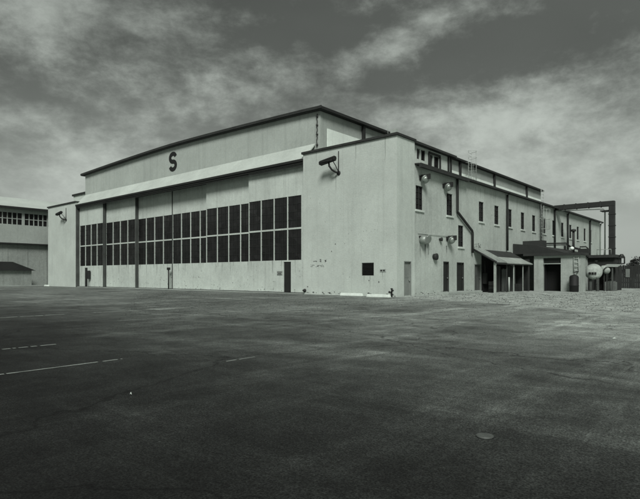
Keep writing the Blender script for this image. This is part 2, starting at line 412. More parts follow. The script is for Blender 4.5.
# gable and main roof: shallow arch over the door bay
GX0, GX1 = -46.8, -7.72
def arch(x):
    t = (x+27.25)/19.5
    return 14.56 - .43*abs(t)**1.45
NA = 28
xs = [GX0 + (GX1-GX0)*k/NA for k in range(NA+1)]
GY = 1.4
mb = MB()
for a, b_ in zip(xs, xs[1:]):
    mb.quad((a,GY,8.6),(b_,GY,8.6),(b_,GY,arch(b_)-.1),(a,GY,arch(a)-.1))
for k in range(1, 16):                                     # lapped sheet joints
    x = GX0 + (GX1-GX0)*k/16; mb.box(x-.03, x+.03, GY-.018, GY+.01, 11.5, arch(x)-.2)
gw = mb.build('gable_wall', M_GABLE, H)
mb = MB()                                                   # letter S, stencil-like heavy stroke
def s_letter():
    cx, cz, w, h, st = -27.42, 12.9, 1.40, 1.98, .41
    path = []
    r = w/2-st/2; rz = h/4-st/4
    for k in range(0, 27): 
        a = R(15 + k*255/26); path.append((cx + r*math.cos(a), cz + (h/4-st/4) + rz*math.sin(a)))
    for k in range(1, 27):
        a = R(90 - k*255/26); path.append((cx + r*math.cos(a), cz - (h/4-st/4) + rz*math.sin(a)))
    return path, st
path, stw = s_letter(); n = len(path); y = GY-.03
Lf, Rt = [], []
for k, (x, z) in enumerate(path):
    dx = path[min(k+1,n-1)][0]-path[max(k-1,0)][0]; dz = path[min(k+1,n-1)][1]-path[max(k-1,0)][1]; d = math.hypot(dx,dz)
    Lf.append((x-dz/d*stw/2, z+dx/d*stw/2)); Rt.append((x+dz/d*stw/2, z-dx/d*stw/2))
for k in range(n-1):
    mb.hexa([(Lf[k][0],y,Lf[k][1]),(Lf[k+1][0],y,Lf[k+1][1]),(Lf[k+1][0],y+.028,Lf[k+1][1]),(Lf[k][0],y+.028,Lf[k][1]),
             (Rt[k][0],y,Rt[k][1]),(Rt[k+1][0],y,Rt[k+1][1]),(Rt[k+1][0],y+.028,Rt[k+1][1]),(Rt[k][0],y+.028,Rt[k][1])])
mb.build('letter', M_BLACK, gw)
mb = MB(); ov = .45
xs2 = [GX0-ov] + xs + [GX1+ov]
A2 = lambda x: arch(min(max(x, GX0), GX1)) - (.02 if x < GX0 or x > GX1 else 0)
for a, b_ in zip(xs2, xs2[1:]):
    za, zb = A2(a), A2(b_)
    mb.hexa([(a,GY-.35,za-.20),(b_,GY-.35,zb-.20),(b_,DEP-1,zb-.20),(a,DEP-1,za-.20),(a,GY-.35,za),(b_,GY-.35,zb),(b_,DEP-1,zb),(a,DEP-1,za)])
rf = mb.build('main_roof', M_TRIM, H)
mb = MB()
for a, b_ in zip(xs2, xs2[1:]):
    mb.hexa([(a,GY-.42,A2(a)-.16),(b_,GY-.42,A2(b_)-.16),(b_,GY-.352,A2(b_)-.16),(a,GY-.352,A2(a)-.16),(a,GY-.42,A2(a)+.05),(b_,GY-.42,A2(b_)+.05),(b_,GY-.352,A2(b_)+.05),(a,GY-.352,A2(a)+.05)])
mb.build('roof_edge', M_TRIM2, rf)
# clerestory side wall: grey above, a paler band low down, dark posts
mb = MB(); mb.box(GX1-.25, GX1, GY+.01, DEP-1.2, 8.6, 13.9); cw = mb.build('clerestory_wall', M_GREYSIDE, H)
mb = MB(); mb.box(GX1, GX1+.05, 2.2, DEP-1.2, 8.8, 12.72); mb.build('pale_band', M_WHITE, cw)
for yy in (6.77, 22.3, 24.7, 34.1, 45.4):
    mb = MB(); mb.box(GX1+.05, GX1+.24, yy-.14, yy+.14, 9.6, 13.85); mb.build('post', M_TRIM, cw)
# corner conduit on the gable
mb = MB(); p = []
for k in range(15):
    z = 11.2 + k*.18; p.append((GX1-.28+.04*math.sin(k*1.9), GY-.07, z))
mb.tube(p, .035, 6)
for z in (11.3, 12.1, 12.8, 13.45): mb.box(GX1-.35, GX1-.21, GY-.11, GY-.005, z, z+.1)
mb.build('conduit', M_TRIM2, H)
# left clerestory side
mb = MB(); mb.box(GX0, GX0+.25, GY+.01, DEP-1.2, 8.6, 13.9); mb.build('clerestory_wall', M_GREYSIDE, H)
# back wall of the bay
mb = MB(); mb.box(GX0, GX1, DEP-1.2, DEP-1, 0, 13.9); mb.build('back_wall', M_SIDE, H)
# annex lean-to roofs
mb = MB()
mb.hexa([(-7.65,2.25,9.2),(.28,2.25,EZ),(.28,DEP+.2,EZ),(-7.65,DEP+.2,9.2),(-7.65,2.25,9.4),(.28,2.25,EZ+.09),(.28,DEP+.2,EZ+.09),(-7.65,DEP+.2,9.4)])
mb.build('annex_roof', M_ROOF, H)
mb = MB(); mb.hexa([(-W-.2,2.25,EZ),(-46.9,2.25,9.55),(-46.9,DEP,9.55),(-W-.2,DEP,EZ),(-W-.2,2.25,EZ+.2),(-46.9,2.25,9.75),(-46.9,DEP,9.75),(-W-.2,DEP,EZ+.2)])
mb.build('annex_roof', M_ROOF, H)
mb = MB(); mb.box(.285, .43, 2.3, DEP+.2, EZ-.06, EZ+.09); mb.box(.285,.5,2.3,9.6,EZ-.2,EZ-.062); mb.build('gutter', M_TRIM2, H)
# penthouse on the annex roof
PX_ = -1.0
pw = [(4.2,5.4,9.75,10.52), (5.95,7.5,9.32,10.42)]
mb = MB(); mb.skin('x', PX_, 2.21, 9.5, 9.05, 10.7, pw, .14, -1)
mb.quad((PX_,9.5,9.05),(-7.6,9.5,9.05),(-7.6,9.5,10.7),(PX_,9.5,10.7)); ph = mb.build('penthouse', M_STUCCO, H)
mb = MB(); mb.box(-7.6, PX_+.35, 2.21, 9.8, 10.7, 10.86); mb.build('penthouse_roof', M_TRIM2, ph)
for h in pw:
    mb = MB().use(0).box(PX_-.16, PX_-.14, h[0], h[1], h[2], h[3]).use(1)
    for k in range(3):
        y = h[0] + (h[1]-h[0])*k/2; mb.use(1 if k != 1 else 2); mb.box(PX_-.139, PX_-.05, y-.09 if k else y, y+.09 if k < 2 else y, h[2], h[3])
    mb.build('window', [M_GLASS, M_MUNTIN, M_STUCCO], ph)
mb = MB(); mb.box(PX_+.002, PX_+.1, 5.85, 7.6, 10.425, 10.56); mb.box(PX_+.002,PX_+.1,7.502,7.64,9.1,10.42); mb.box(PX_+.002,PX_+.1,5.8,5.948,9.1,10.42); mb.build('window_frame', M_TRIM, ph)
for yy in (8.95, 9.35):
    mb = MB(); mb.box(PX_+.002, PX_+.1, yy-.08, yy+.08, 9.1, 10.69); mb.build('post', M_TRIM, ph)

# front canopy over the doors
mb = MB()
CX0, CX1 = LX-.3, -AX-.02
mb.hexa([(CX0,.05,10.02),(CX1,.05,10.02),(CX1,GY-.02,11.38),(CX0,GY-.02,11.38),(CX0,.05,10.12),(CX1,.05,10.12),(CX1,GY-.02,11.5),(CX0,GY-.02,11.5)])
cn = mb.build('canopy_roof', M_CANOPY, H)
mb = MB(); mb.box(LX+.01, CX1, .02, .10, 9.78, 10.00); mb.box(LX+.01, CX1, -.06, .018, 9.93, 10.11); mb.build('canopy_edge', M_TRIM, cn)
mb = MB(); mb.box(LX+.01, CX1, .11, 1.38, 9.92, 10.0); mb.build('soffit', M_TRIM2, cn)
mb = MB(); mb.box(LX+.01, CX1, .09, .13, 9.64, 9.72); mb.build('door_track', M_TRIM, cn)

# sliding door leaves
DOORX = [LX+.06, -40.35, -33.85, -27.25, -21.1, -14.75, -AX]
DOORY = [.46, .86, 1.22, 1.22, .86, .46]
WZ = [(2.58, 4.95), (5.08, 7.52)]
def pane(parent, x0, x1, z0, z1, y, nx=3, nz=4):
    mb = MB().use(0).box(x0, x1, y+.005, y+.02, z0, z1).use(1)
    for k in range(1, nx):
        x = x0+(x1-x0)*k/nx; mb.box(x-.016, x+.016, y-.025, y+.004, z0, z1)
    for k in range(1, nz):
        z = z0+(z1-z0)*k/nz; mb.box(x0, x1, y-.022, y+.004, z-.016, z+.016)
    return mb.build('window', [M_GLASS, M_MUNTIN], parent)
for i in range(6):
    x0, x1 = DOORX[i], DOORX[i+1]; y = DOORY[i]
    if i < 5 and DOORY[i+1] > y: x1 += .1
    if i and DOORY[i-1] > y: x0 -= .1
    m0 = .06; m1 = .06 if i < 5 else .62
    if i == 0: m0 = .1
    bay = (x1-x0-m0-m1+.085)/4
    cols = [(x0+m0+k*bay, x0+m0+k*bay+bay-.085) for k in range(4)]
    hl = [(a, b_, z0, z1) for a, b_ in cols for z0, z1 in WZ]
    pd = None
    if i == 5: pd = (-10.72, -9.92, .06, 2.46)
    if i == 0: pd = (-44.95, -44.15, .06, 2.36)
    hh = hl + ([pd] if pd else [])
    mb = MB(); mb.skin('y', y, x0, x1, .05, 9.9, hh, .07, 1)
    mb.quad((x1,y,.05),(x1,y+.32,.05),(x1,y+.32,9.9),(x1,y,9.9)); mb.quad((x0,y+.32,.05),(x0,y,.05),(x0,y,9.9),(x0,y+.32,9.9))
    for k in range(1, 5):                                         # sheet seams
        xx = x0+(x1-x0)*k/5
        if not (pd and pd[0]-.1 < xx < pd[1]+.1): mb.box(xx-.012, xx+.012, y-.012, y+.005, .1, 2.5)
        mb.box(xx-.012, xx+.012, y-.012, y+.005, 7.6, 9.85)
    mb.use(1)
    for k in range(26):
        a_ = random.uniform(x0+.1, x1-.1)
        if not (pd and pd[0]-.15 < a_ < pd[1]+.15): mb.flake('y', y, a_, .1+2.3*random.random()**1.7, random.uniform(.02,.08), random.uniform(.02,.07), .004)
    for a_, b_ in cols:
        for k in range(2):
            c_ = random.uniform(a_, b_)
            if not (pd and pd[0]-.15 < c_ < pd[1]+.15): mb.drip('y', y, c_, 2.57, .035, random.uniform(.2,1.2), .004)
    mb.use(2)
    for k in range(9):
        a_ = random.uniform(x0+.1, x1-.1)
        if not (pd and pd[0]-.2 < a_ < pd[1]+.2): mb.flake('y', y, a_, .12+1.4*random.random()**2, random.uniform(.02,.09), random.uniform(.02,.08), .005)
    dl = mb.build('hangar_door', [M_DOOR, M_STAIN, M_RUST], H)
    for a, b_, z0, z1 in hl: pane(dl, a, b_, z0, z1, y+.05)
    if i in (0, 1):                                               # dark edge post of the leaf
        mb = MB(); mb.box(x1+.003, x1+.06, y-.03, y+.30, .0, 9.85); mb.build('edge_post', M_POST, dl)
    if i == 2:
        mb = MB(); mb.box(x1-.03, x1+.06, y-.05, y-.003, .05, 9.85); mb.build('edge_post', M_TRIM2, dl)
    mb = MB(); mb.box(x0, x1, y-.035, y-.004, .02, .10); mb.build('bottom_rail', M_TRIM, dl)
    if pd:
        mb = MB(); mb.box(pd[0]+.04, pd[1]-.04, y+.045, y+.069, .07, pd[3]-.04); d = mb.build('personnel_door', M_DDOOR, dl)
# step strip of concrete in front of the doors
mb = MB(); mb.box(LX+.1, -AX-.05, .12, 1.5, .004, .05); struct(mb.build('door_sill', M_CONC))

# side wall windows, doors
def side_window(y0, y1, z0, z1, sill=True):
    X = -.02
    mb = MB().use(0).box(X-.17, X-.13, y0, y1, z0, z1).use(1)
    mb.box(X-.128, X-.05, y0, y0+.06, z0, z1); mb.box(X-.128, X-.05, y1-.06, y1, z0, z1)
    mb.box(X-.128, X-.05, y0+.06, y1-.06, z1-.06, z1); mb.box(X-.128, X-.05, y0+.06, y1-.06, z0, z0+.06)
    mb.box(X-.128, X-.06, (y0+y1)/2-.03, (y0+y1)/2+.03, z0+.06, z1-.06)
    for k in (1,2,3): mb.box(X-.128, X-.08, y0+.06, y1-.06, z0+(z1-z0)*k/4-.02, z0+(z1-z0)*k/4+.02)
    w = mb.build('window', [M_GLASS, M_MUNTIN], H)
    mb = MB(); mb.box(X+.002, X+.09, y0-.10, y1+.10, z0-.15, z0-.02); mb.build('sill', M_SILL, w)
for h in holes[:15]: side_window(*h)
def side_door(h, m, X=-.02):
    y0, y1, z0, z1 = h
    mb = MB(); mb.box(X-.13, X-.09, y0+.06, y1-.06, z0, z1-.06); mb.box(X-.088,X-.075,y0+.16,y1-.16,z0+1.2,z1-.2); d = mb.build('personnel_door', m, H)
    mb = MB(); mb.box(X-.13, X+.02, y0, y0+.058, z0, z1); mb.box(X-.13, X+.02, y1-.058, y1, z0, z1); mb.box(X-.13, X+.02, y0+.058, y1-.058, z1-.058, z1); mb.build('door_frame', M_TRIM2 if m is M_DDOOR else M_GDOOR, d)
    mb = MB(); mb.lathe([(0,.03),(.05,.03),(.06,.045),(.1,.03)], (X-.085, y1-.16, z0+1.0), (1,0,0), 10); mb.build('handle', M_STEEL, d)
side_door(DOORS[0], M_GDOOR, 0); side_door(DOORS[1], M_DDOOR); side_door(DOORS[2], M_DDOOR); side_door(DOORS[3], M_GREYPLANK)
# louvre in the annex front
mb = MB().use(0).box(LOUV[0], LOUV[1], .15, .17, LOUV[2], LOUV[3])
for k in range(9):
    z = LOUV[2]+.06+k*.095; mb.hexa([(LOUV[0],.02,z-.03),(LOUV[1],.02,z-.03),(LOUV[1],.12,z+.02),(LOUV[0],.12,z+.02),(LOUV[0],.02,z-.015),(LOUV[1],.02,z-.015),(LOUV[1],.12,z+.035),(LOUV[0],.12,z+.035)])
mb.build('louvre', M_DDOOR, H)
mb = MB(); mb.box(-1.30,-.84,-.03,-.002,1.62,1.80); pq = tag(mb.build('plaque', M_GREYSIDE, H), '', ''); 
for k_ in ('label','category'): del pq[k_]
mb = MB(); mb.box(-1.26,-1.1,-.034,-.031,1.66,1.76); mb.box(-1.05,-.9,-.034,-.031,1.66,1.76); mb.build('lettering', M_TRIM, pq)
# pipe stubs at the foot of the walls
mb = MB(); mb.lathe([(0,.12),(.09,.12),(.1,.07),(.22,.07)], (-8.0,-.002,.28), (0,-1,0), 12); mb.build('pipe_outlet', M_TRIM, H)
# downspouts
def pipe(pts, r=.085, name='downspout', m=M_PIPE): 
    mb = MB(); mb.tube(pts, r, 8); return mb.build(name, m, H)
pipe([(.36,8.2,EZ-.05),(.14,8.28,8.75),(.14,8.3,6.35),(.14,8.34,6.2),(.14,10.85,4.95),(.14,10.93,4.8),(.14,10.95,3.2)], .1)
for yy in (18.23, 27.46, 32.0, 46.89, 36.9): pipe([(.36,yy,EZ-.05),(.14,yy,8.7),(.14,yy,.9 if yy > 40 else 4.0 if yy > 19 else 3.65)], .1)
pipe([(.36,52.6,EZ-.05),(.14,52.6,8.7),(.14,52.6,.2)], .1, 'downspout', M_PALESTEEL)
# thin conduit linking the lamps
mb = MB(); mb.tube([(.03,2.6,4.28),(.03,8.2,4.30)], .018, 6); mb.tube([(.03,4.05,4.28),(.03,4.05,2.9)], .018, 6); mb.build('conduit', M_PALESTEEL, H)
mb = MB(); mb.lathe([(0,.2),(.18,.24),(.26,.24),(.3,.1)], (-.02,4.87,2.72), (1,0,0), 16); mb.build('vent_hood', M_TRIM, H)
# cage ladders
def ladder(x, y0, w, z0, z1, hoops, ax='x'):
    mb = MB()
    for yy in (y0, y0+w): mb.tube([(x,yy,z0),(x,yy,z1)], .024, 6)
    z = z0+.2
    while z < z1: mb.tube([(x,y0,z),(x,y0+w,z)], .018, 5); z += .33
    for zz in hoops:
        mb.tube([(x+.75*math.sin(PI*k/8), y0+w/2-(w/2+.1)*math.cos(PI*k/8), zz) for k in range(9)], .02, 5)
    if len(hoops) > 1:
        for a in (2,4,6): mb.tube([(x+.75*math.sin(PI*a/8), y0+w/2-(w/2+.1)*math.cos(PI*a/8), zz) for zz in (hoops[0], hoops[-1])], .014, 5)
    for zz in (z0+.3, (z0+z1)/2, z1-1.3):
        for yy in (y0, y0+w): mb.tube([(x,yy,zz),(x-.32,yy,zz)], .02, 5)
    return mb.build('cage_ladder', M_PALESTEEL, H)
ladder(.34, 26.75, .8, 4.3, 10.25, [6.2,7.2,8.2])
ladder(GX1+.9, 25.1, .8, 9.7, 15.1, [11.2,12.0,12.8,13.6,14.3,15.0])
# antenna spikes on the annex corner
mb = MB(); mb.tube([(-.75,.1,PZ+.15),(-.75,.1,PZ+.95)], .025, 6); mb.box(-.5,-.05,.0,.25,PZ+.17,PZ+.42); mb.build('roof_stub', M_PALESTEEL, H)

# ------------------------------------------------------------------ things on the hangar walls
def flood(label, cx, cz):
    t = thing('wall_floodlight', label, 'floodlight', (cx, 0, cz), 'long dark floodlights on the front walls')
    mb = MB(); a = .12
    L0 = Vector((cx-.68, -.70, cz-.09)); L1 = Vector((cx+.66, -.70, cz+.09))
    d = (L1-L0).normalized(); u = Vector((0,0,1)); f = Vector((0,1,0))
    sec = [(-.19,-.10),(-.21,.09),(-.10,.19),(.12,.17),(.17,.03),(.10,-.14)]
    i = 0
    for p in (L0, L1):
        for (q, w) in sec: mb.v.append(tuple(p + f*q + u*w))
    k = len(sec)
    for j in range(k): mb.face((j, k+j, k+(j+1)%k, (j+1)%k))
    mb.face(list(range(k))); mb.face([2*k-1-j for j in range(k)])
    mb.build('lamp_head', M_BLACK, t, .02)
    mb = MB(); mb.box(L0.x+.1, L1.x-.1, -.925, -.905, cz-.06, cz+.02); mb.build('lens', M_MUNTIN, t)
    mb = MB(); mb.tube([(cx+.1,-.72,cz-.1),(cx+.1,-.68,cz-.35),(cx+.2,-.5,cz-.6),(cx+.33,-.25,cz-.74),(cx+.42,-.03,cz-.78)], .07, 8)
    mb.tube([(cx+.45,-.05,cz-.75),(cx+.40,-.35,cz-.3),(cx+.36,-.6,cz-.02)], .03, 6)
    mb.lathe([(0,.16),(.05,.16),(.07,.08)], (cx+.42,-.001,cz-.78), (0,-1,0), 12); mb.build('bracket', M_TRIM, t)
    mb = MB(); mb.tube([(cx+.42,-.04,cz-.75),(cx+.42,-.04,cz+.75)], .035, 6); mb.build('conduit', M_TRIM2, t)
    return t
flood('dark long floodlight on a curved bracket near the top of the right front block', -5.2, 9.36)
flood('dark floodlight on a curved bracket near the top of the narrow far left block', -49.4, 9.2)

def bowl(label, y, z, r=.30, tilt=-.45):
    t = thing('dome_lamp', label, 'lamp', (.0, y, z), 'dome lamps on the side wall')
    c = Vector((.33, y+.12, z)); ax = Vector((.75, -.35, tilt)).normalized()
    mb = MB(); prof = [(-r*.95, r*.12), (-r*.85, r*.42), (-r*.55, r*.76), (-r*.2, r*.95), (0, r), (.03, r*1.04), (.035, r*.9)]
    mb.lathe(prof, c, ax, 24); mb.build('shade', M_CHROME, t)
    mb = MB(); mb.lathe([(.0, r*.86), (.10, r*.7), (.16, r*.3)], c + ax*.036, ax, 20); mb.build('lens', M_CHROME, t)
    mb = MB(); mb.tube([c - ax*r*.8, (.2, y, z+.10), (.0, y, z+.12)], .045, 8); mb.box(-.02, .05, y-.12, y+.12, z-.02, z+.26)
    mb.box(.05,.72,y+.02,y+.13,z-.02,z+r*1.1); mb.build('bracket', M_TRIM, t)
    return t
bowl('round dome lamp right above the first upstairs window from the corner', 2.95, 7.95)
bowl('round dome lamp hung under the gutter with no window below, near second upstairs window', 6.3, 7.85)
bowl('round dome lamp at first floor level above the pair of dark doors', 6.85, 4.0)
t = thing('horn_lamp', 'stubby grey cylinder lamp and bright dome low on the side wall near corner', 'lamp', (0,3.05,3.9))
mb = MB(); mb.lathe([(0,.2),(.05,.26),(.38,.29),(.44,.22)], (.0,3.0,3.85), (.9,.1,-.1), 20); mb.build('housing', M_STEEL, t)
mb = MB(); mb.lathe([(0,.1),(.06,.24),(.2,.32),(.24,.26)], (.08,3.6,3.92), (.8,-.2,-.3), 20); mb.build('shade', M_CHROME, t)
mb = MB(); mb.box(-.02,.09,2.8,3.95,3.98,4.1); mb.box(.09,.3,3.28,3.38,3.9,4.02); mb.build('bracket', M_TRIM, t)
t = tag(MB().lathe([(0,.09),(.12,.12),(.2,.15),(.24,.05)], (-.02,5.72,4.0), (1,0,0), 14).build('alarm_bell', M_TRIM), 'small dark round bell left of the low dome lamp on side wall', 'bell')
# notice by the front door, wall telephone box, hydrant, posts
t = thing('notice_sign', 'small two line notice beside the dark door in the right hangar leaf', 'sign', (-11.13,.45,1.6))
mb = MB(); mb.box(-11.45,-10.83,.438,.456,1.40,1.76); mb.build('board', M_PALESTEEL, t)
mb = MB(); 
for z, a, b_ in ((1.66,-11.41,-10.87),(1.55,-11.36,-10.95),(1.47,-11.41,-10.9)): mb.box(a, b_, .431, .437, z-.025, z+.025)
mb.build('lettering', M_TRIM, t)
t = thing('call_box', 'dark call box on a short post beside the far left door', 'call box', (-43.4,.24,0))
mb = MB(); mb.box(-43.62,-43.2,.12,.38,1.0,2.0); mb.build('box', M_TRIM, t, .03)
mb = MB(); mb.tube([(-43.4,.24,0),(-43.4,.24,1.0)], .035, 8); mb.build('post', M_TRIM2, t)
t = thing('stub_post', 'thin dark post with a flat cap in front of the middle door joint', 'post', (-27.2,.6,0))
mb = MB(); mb.tube([(-27.2,.75,0),(-27.2,.75,1.95)], .07, 8); mb.build('pole', M_TRIM, t)
mb = MB(); mb.box(-27.36,-27.04,.65,.85,1.95,2.2); mb.build('cap', M_TRIM, t)
t = thing('standpipe', 'small black standpipe with two outlets at the foot of the wall corner', 'standpipe', (-.25,-.25,0))
mb = MB(); mb.tube([(-.25,-.22,0),(-.25,-.22,.5)], .045, 10); mb.lathe([(0,.07),(.04,.09),(.07,.04)], (-.25,-.22,.5), (0,0,1), 12); mb.build('riser', M_BLACK, t)
for d_, z_ in (((.8,-.6,0),.42),((-.7,-.7,.1),.3)):
    mb = MB(); mb.lathe([(0,.045),(.12,.045),(.13,.07),(.2,.07)], (-.25,-.22,z_), d_, 12); mb.build('outlet', M_BLACK, t)
# white wheel stops
def wstop(x0, x1, y, label):
    mb = MB(); z0 = .005
    mb.hexa([(x0,y-.12,z0),(x1,y-.12,z0),(x1,y+.12,z0),(x0,y+.12,z0),(x0+.05,y-.08,.19),(x1-.05,y-.08,.19),(x1-.05,y+.08,.19),(x0+.05,y+.08,.19)])
    tag(mb.build('wheel_stop', M_STOP, None, .015), label, 'wheel stop', 'white wheel stops along the block')
wstop(-4.3,-2.45,-.38,'white concrete wheel stop below and left of the square louvre')
wstop(-1.65,.12,-.95,'white concrete wheel stop near the corner standpipe')
wstop(-54.5,-53.3,-.45,'short white wheel stop at the far left corner of the hangar')
# stoop in front of side doors
mb = MB(); mb.box(0, .85, 5.4, 11.2, .004, .17); tag(mb.build('stoop', M_CONC, None, .015), 'low concrete stoop under the pair of dark side doors', 'stoop')
# asphalt skirt at front annex foot
# valve cover and litter
mb = MB(); mb.lathe([(0,.072),(.012,.072),(.016,.064)], (16.24,-24.11,.002), (0,0,1), 24); tag(mb.build('valve_cover', mat('worn_iron', .10, .6, .3, 20)), 'small pale round valve cover set in the dark foreground asphalt', 'valve cover')
def scrap(x, y, s, label):
    mb = MB(); i = len(mb.v)
    mb.v += [(x-s,y-s*.6,.004),(x+s*.8,y-s,.02),(x+s,y+s*.7,.006),(x-s*.6,y+s,.03),(x,y,.035)]
    for a, b_ in ((0,1),(1,2),(2,3),(3,0)): mb.face((i+a,i+b_,i+4))
    tag(mb.build('paper_scrap', M_STOP), label, 'litter', 'scraps of pale litter on the asphalt')
scrap(12.57,-25.27,.012,'crumpled pale scrap lying alone on the left foreground asphalt')
scrap(15.54,-15.78,.04,'crumpled pale scrap on the right asphalt near the gravel')

# ------------------------------------------------------------------ right-hand yard
# lean-to along the side wall
t = thing('lean_to', 'open lean-to shed with a sloping stained tin roof against the side wall', 'shed', (0,11.4,0))
mb = MB(); mb.hexa([(.0,11.4,3.45),(1.85,11.4,2.42),(1.85,13.6,2.42),(.0,13.6,3.45),(.0,11.4,3.52),(1.85,11.4,2.49),(1.85,13.6,2.49),(.0,13.6,3.52)])
for k in range(8):
    y = 11.6+k*.28; mb.hexa([(.02,y,3.5),(1.84,y,2.48),(1.84,y+.08,2.48),(.02,y+.08,3.5),(.02,y,3.545),(1.84,y,2.525),(1.84,y+.08,2.525),(.02,y+.08,3.545)])
mb.build('stained_roof', M_STAINTIN, t)
mb = MB(); mb.hexa([(1.0,13.6,2.895),(1.95,13.6,2.37),(2.05,19.2,2.37),(1.0,19.2,2.895),(1.0,13.6,2.95),(1.95,13.6,2.43),(2.05,19.2,2.43),(1.0,19.2,2.95)])
mb.build('tin_roof', M_TIN, t)
mb = MB(); mb.hexa([(.0,13.6,3.45),(1.0,13.6,2.9),(1.0,19.4,2.9),(.0,19.4,3.45),(.0,13.6,3.56),(1.0,13.6,2.98),(1.0,19.4,2.98),(.0,19.4,3.56)])
mb.build('dark_upper_roof', M_TRIM2, t)  # dark upper part of the lean-to roof
mb = MB(); mb.tube([(.02,11.36,3.5),(1.9,11.36,2.44)], .08, 8); mb.build('verge_pipe', M_PIPE, t)
mb = MB(); mb.box(1.88,1.96,11.4,19.2,2.28,2.368); mb.build('eave_board', M_TRIM2, t)
for x, y, w, m in ((1.7,11.6,.16,M_TIN),(1.75,13.9,.07,M_TRIM2),(1.8,15.3,.07,M_PALESTEEL),(1.85,17.3,.05,M_PALESTEEL),(1.9,18.6,.09,M_TRIM2)):
    mb = MB(); mb.box(x-w/2, x+w/2, y-w/2, y+w/2, .0, 2.36 if x > 1.76 else 2.45); mb.build('post', m, t)
mb = MB(); mb.box(.3,1.75,19.15,19.3,0,2.85); mb.build('end_boards', M_PLANK, t)
for y0, y1, m, z1 in ((13.4,14.6,M_PLANK,2.2),(14.9,16.0,M_GREYPLANK,2.0),(16.2,17.2,M_PLANK,2.3),(17.3,18.0,M_GREYPLANK,2.2)):
    mb = MB()
    n_ = 5
    for k in range(n_): mb.box(.9+.02*(k%2), .95+.02*(k%2), y0+(y1-y0)*k/n_, y0+(y1-y0)*(k+1)/n_-.015, .05, z1-.1*random.random())
    mb.build('board_screen', m, t)
mb = MB(); mb.box(0,.06,12.95,19.1,.02,3.4); mb.build('shade_backing', M_DARK, t)  # black sheet over the wall, lean-to shade put into its colour
# things under the lean-to
t = thing('meter_box', 'dark meter box on the wall beside the plank door under the lean-to', 'meter box', (.0,13.1,1.2))
mb = MB(); mb.box(.06,.35,12.98,13.35,.7,1.6); mb.build('box', M_TRIM, t, .02)
mb = MB(); mb.tube([(.2,13.15,1.6),(.2,13.15,2.6)], .04, 6); mb.build('conduit', M_TRIM2, t)
tag(MB().tube([(1.55,14.9,.0),(1.55,14.9,1.25)], .075, 8).build('bollard', M_PALESTEEL), 'short pale pipe bollard in front of the lean-to', 'bollard')
t = thing('oil_drum', 'dark oil drum standing under the lean-to by the tin post', 'drum', (1.1,12.6,0))
mb = MB(); mb.lathe([(0,.28),(.02,.3),(.3,.29),(.31,.31),(.33,.29),(.58,.29),(.59,.31),(.61,.29),(.87,.3),(.9,.28)], (1.1,12.5,.01), (0,0,1), 20); mb.build('drum_shell', M_PLANK, t)
mb = MB(); mb.lathe([(0,.05),(.02,.05)], (1.2,12.5,.91), (0,0,1), 10); mb.build('bung', M_STEEL, t)
for k, (x, y, z, l) in enumerate(((1.25,17.9,.0,1.1),(1.25,17.9,.34,.95))):
    mb = MB()
    for j in range(4): mb.box(x-.25, x+.25, y-l/2, y+l/2, z+.08*j+.005, z+.08*j+.07)
    for j in (-1,1): mb.box(x+.252,x+.29,y+j*l*.35-.05,y+j*l*.35+.05,z+.005,z+.31)
    tag(mb.build('crate', M_PLANK), ('lower slatted dark crate under the lean-to near the garage','upper slatted dark crate stacked under the lean-to near the garage')[k], 'crate', 'stacked crates')

# garage wing
t = thing('garage', 'low block garage with a tall dark doorway and a flat dark roof edge', 'garage', (2.2,19.5,0))
mb = MB(); gh = (2.84,4.33,0,2.95)
mb.skin('y', 19.5, 2.05, 5.9, 0, 3.15, [gh], .3, 1)
mb.quad((5.9,19.5,0),(5.9,21.2,0),(5.9,21.2,3.15),(5.9,19.5,3.15)); mb.quad((5.0,21.2,0),(5.0,30,0),(5.0,30,3.15),(5.0,21.2,3.15)); mb.quad((5.9,21.2,0),(5.0,21.2,0),(5.0,21.2,3.15),(5.9,21.2,3.15)); mb.quad((2.05,22,0),(2.05,19.5,0),(2.05,19.5,3.15),(2.05,22,3.15))
mb.build('wall', M_BLOCK, t)
mb = MB(); mb.box(1.2,6.1,19.2,21.5,3.152,3.36); mb.box(1.2,5.2,21.5,30,3.152,3.36); mb.build('flat_roof', M_TRIM2, t)
mb = MB(); mb.hexa([(.02,19.9,3.37),(4.6,19.9,3.37),(4.6,30,3.37),(.02,30,3.37),(.02,19.9,4.35),(2.2,19.9,4.1),(2.2,30,4.1),(.02,30,4.35)]); mb.build('sloped_roof', M_ROOF, t)
mb = MB(); mb.box(2.84,4.33,20.6,20.7,0,2.95); mb.box(2.5,2.84,19.81,20.6,0,2.95); mb.box(4.33,4.6,19.81,20.6,0,2.95); mb.build('interior_shade', M_DARK, t)
mb = MB()
for k in range(8): mb.box(2.86,4.31,19.72+.01*(k%2),19.76+.01*(k%2),2.5+k*.055,2.55+k*.055)
mb.build('rolled_shutter', M_TRIM2, t)
mb = MB(); mb.box(2.845,4.325,19.50,19.6,2.40,2.47); mb.build('lintel_bar', M_GREYSIDE, t)
mb = MB(); mb.box(2.30,2.50,19.485,19.498,1.6,2.75)
mb.build('paint_stain', M_GREYSIDE, t)
mb = MB()
for x in (5.42, 5.78): mb.tube([(x,19.4,1.7),(x,19.4,3.0)], .03, 6)
for z in (1.8,2.15,2.5,2.85): mb.tube([(5.42,19.4,z),(5.78,19.4,z)], .03, 6)
for x in (5.42,6.02): mb.tube([(x,19.4,2.4),(x,19.5,2.4)], .02, 5)
mb.build('wall_ladder', M_TIN, t)
mb = MB(); mb.tube([(5.15,19.42,.1),(5.15,19.42,1.3),(5.1,19.4,1.4)], .02, 6); mb.lathe([(0,.03),(.1,.04),(.16,.07),(.18,.07)], (5.15,19.42,1.28), (.5,-.6,.3), 10); mb.build('standpipe', M_TRIM, t)
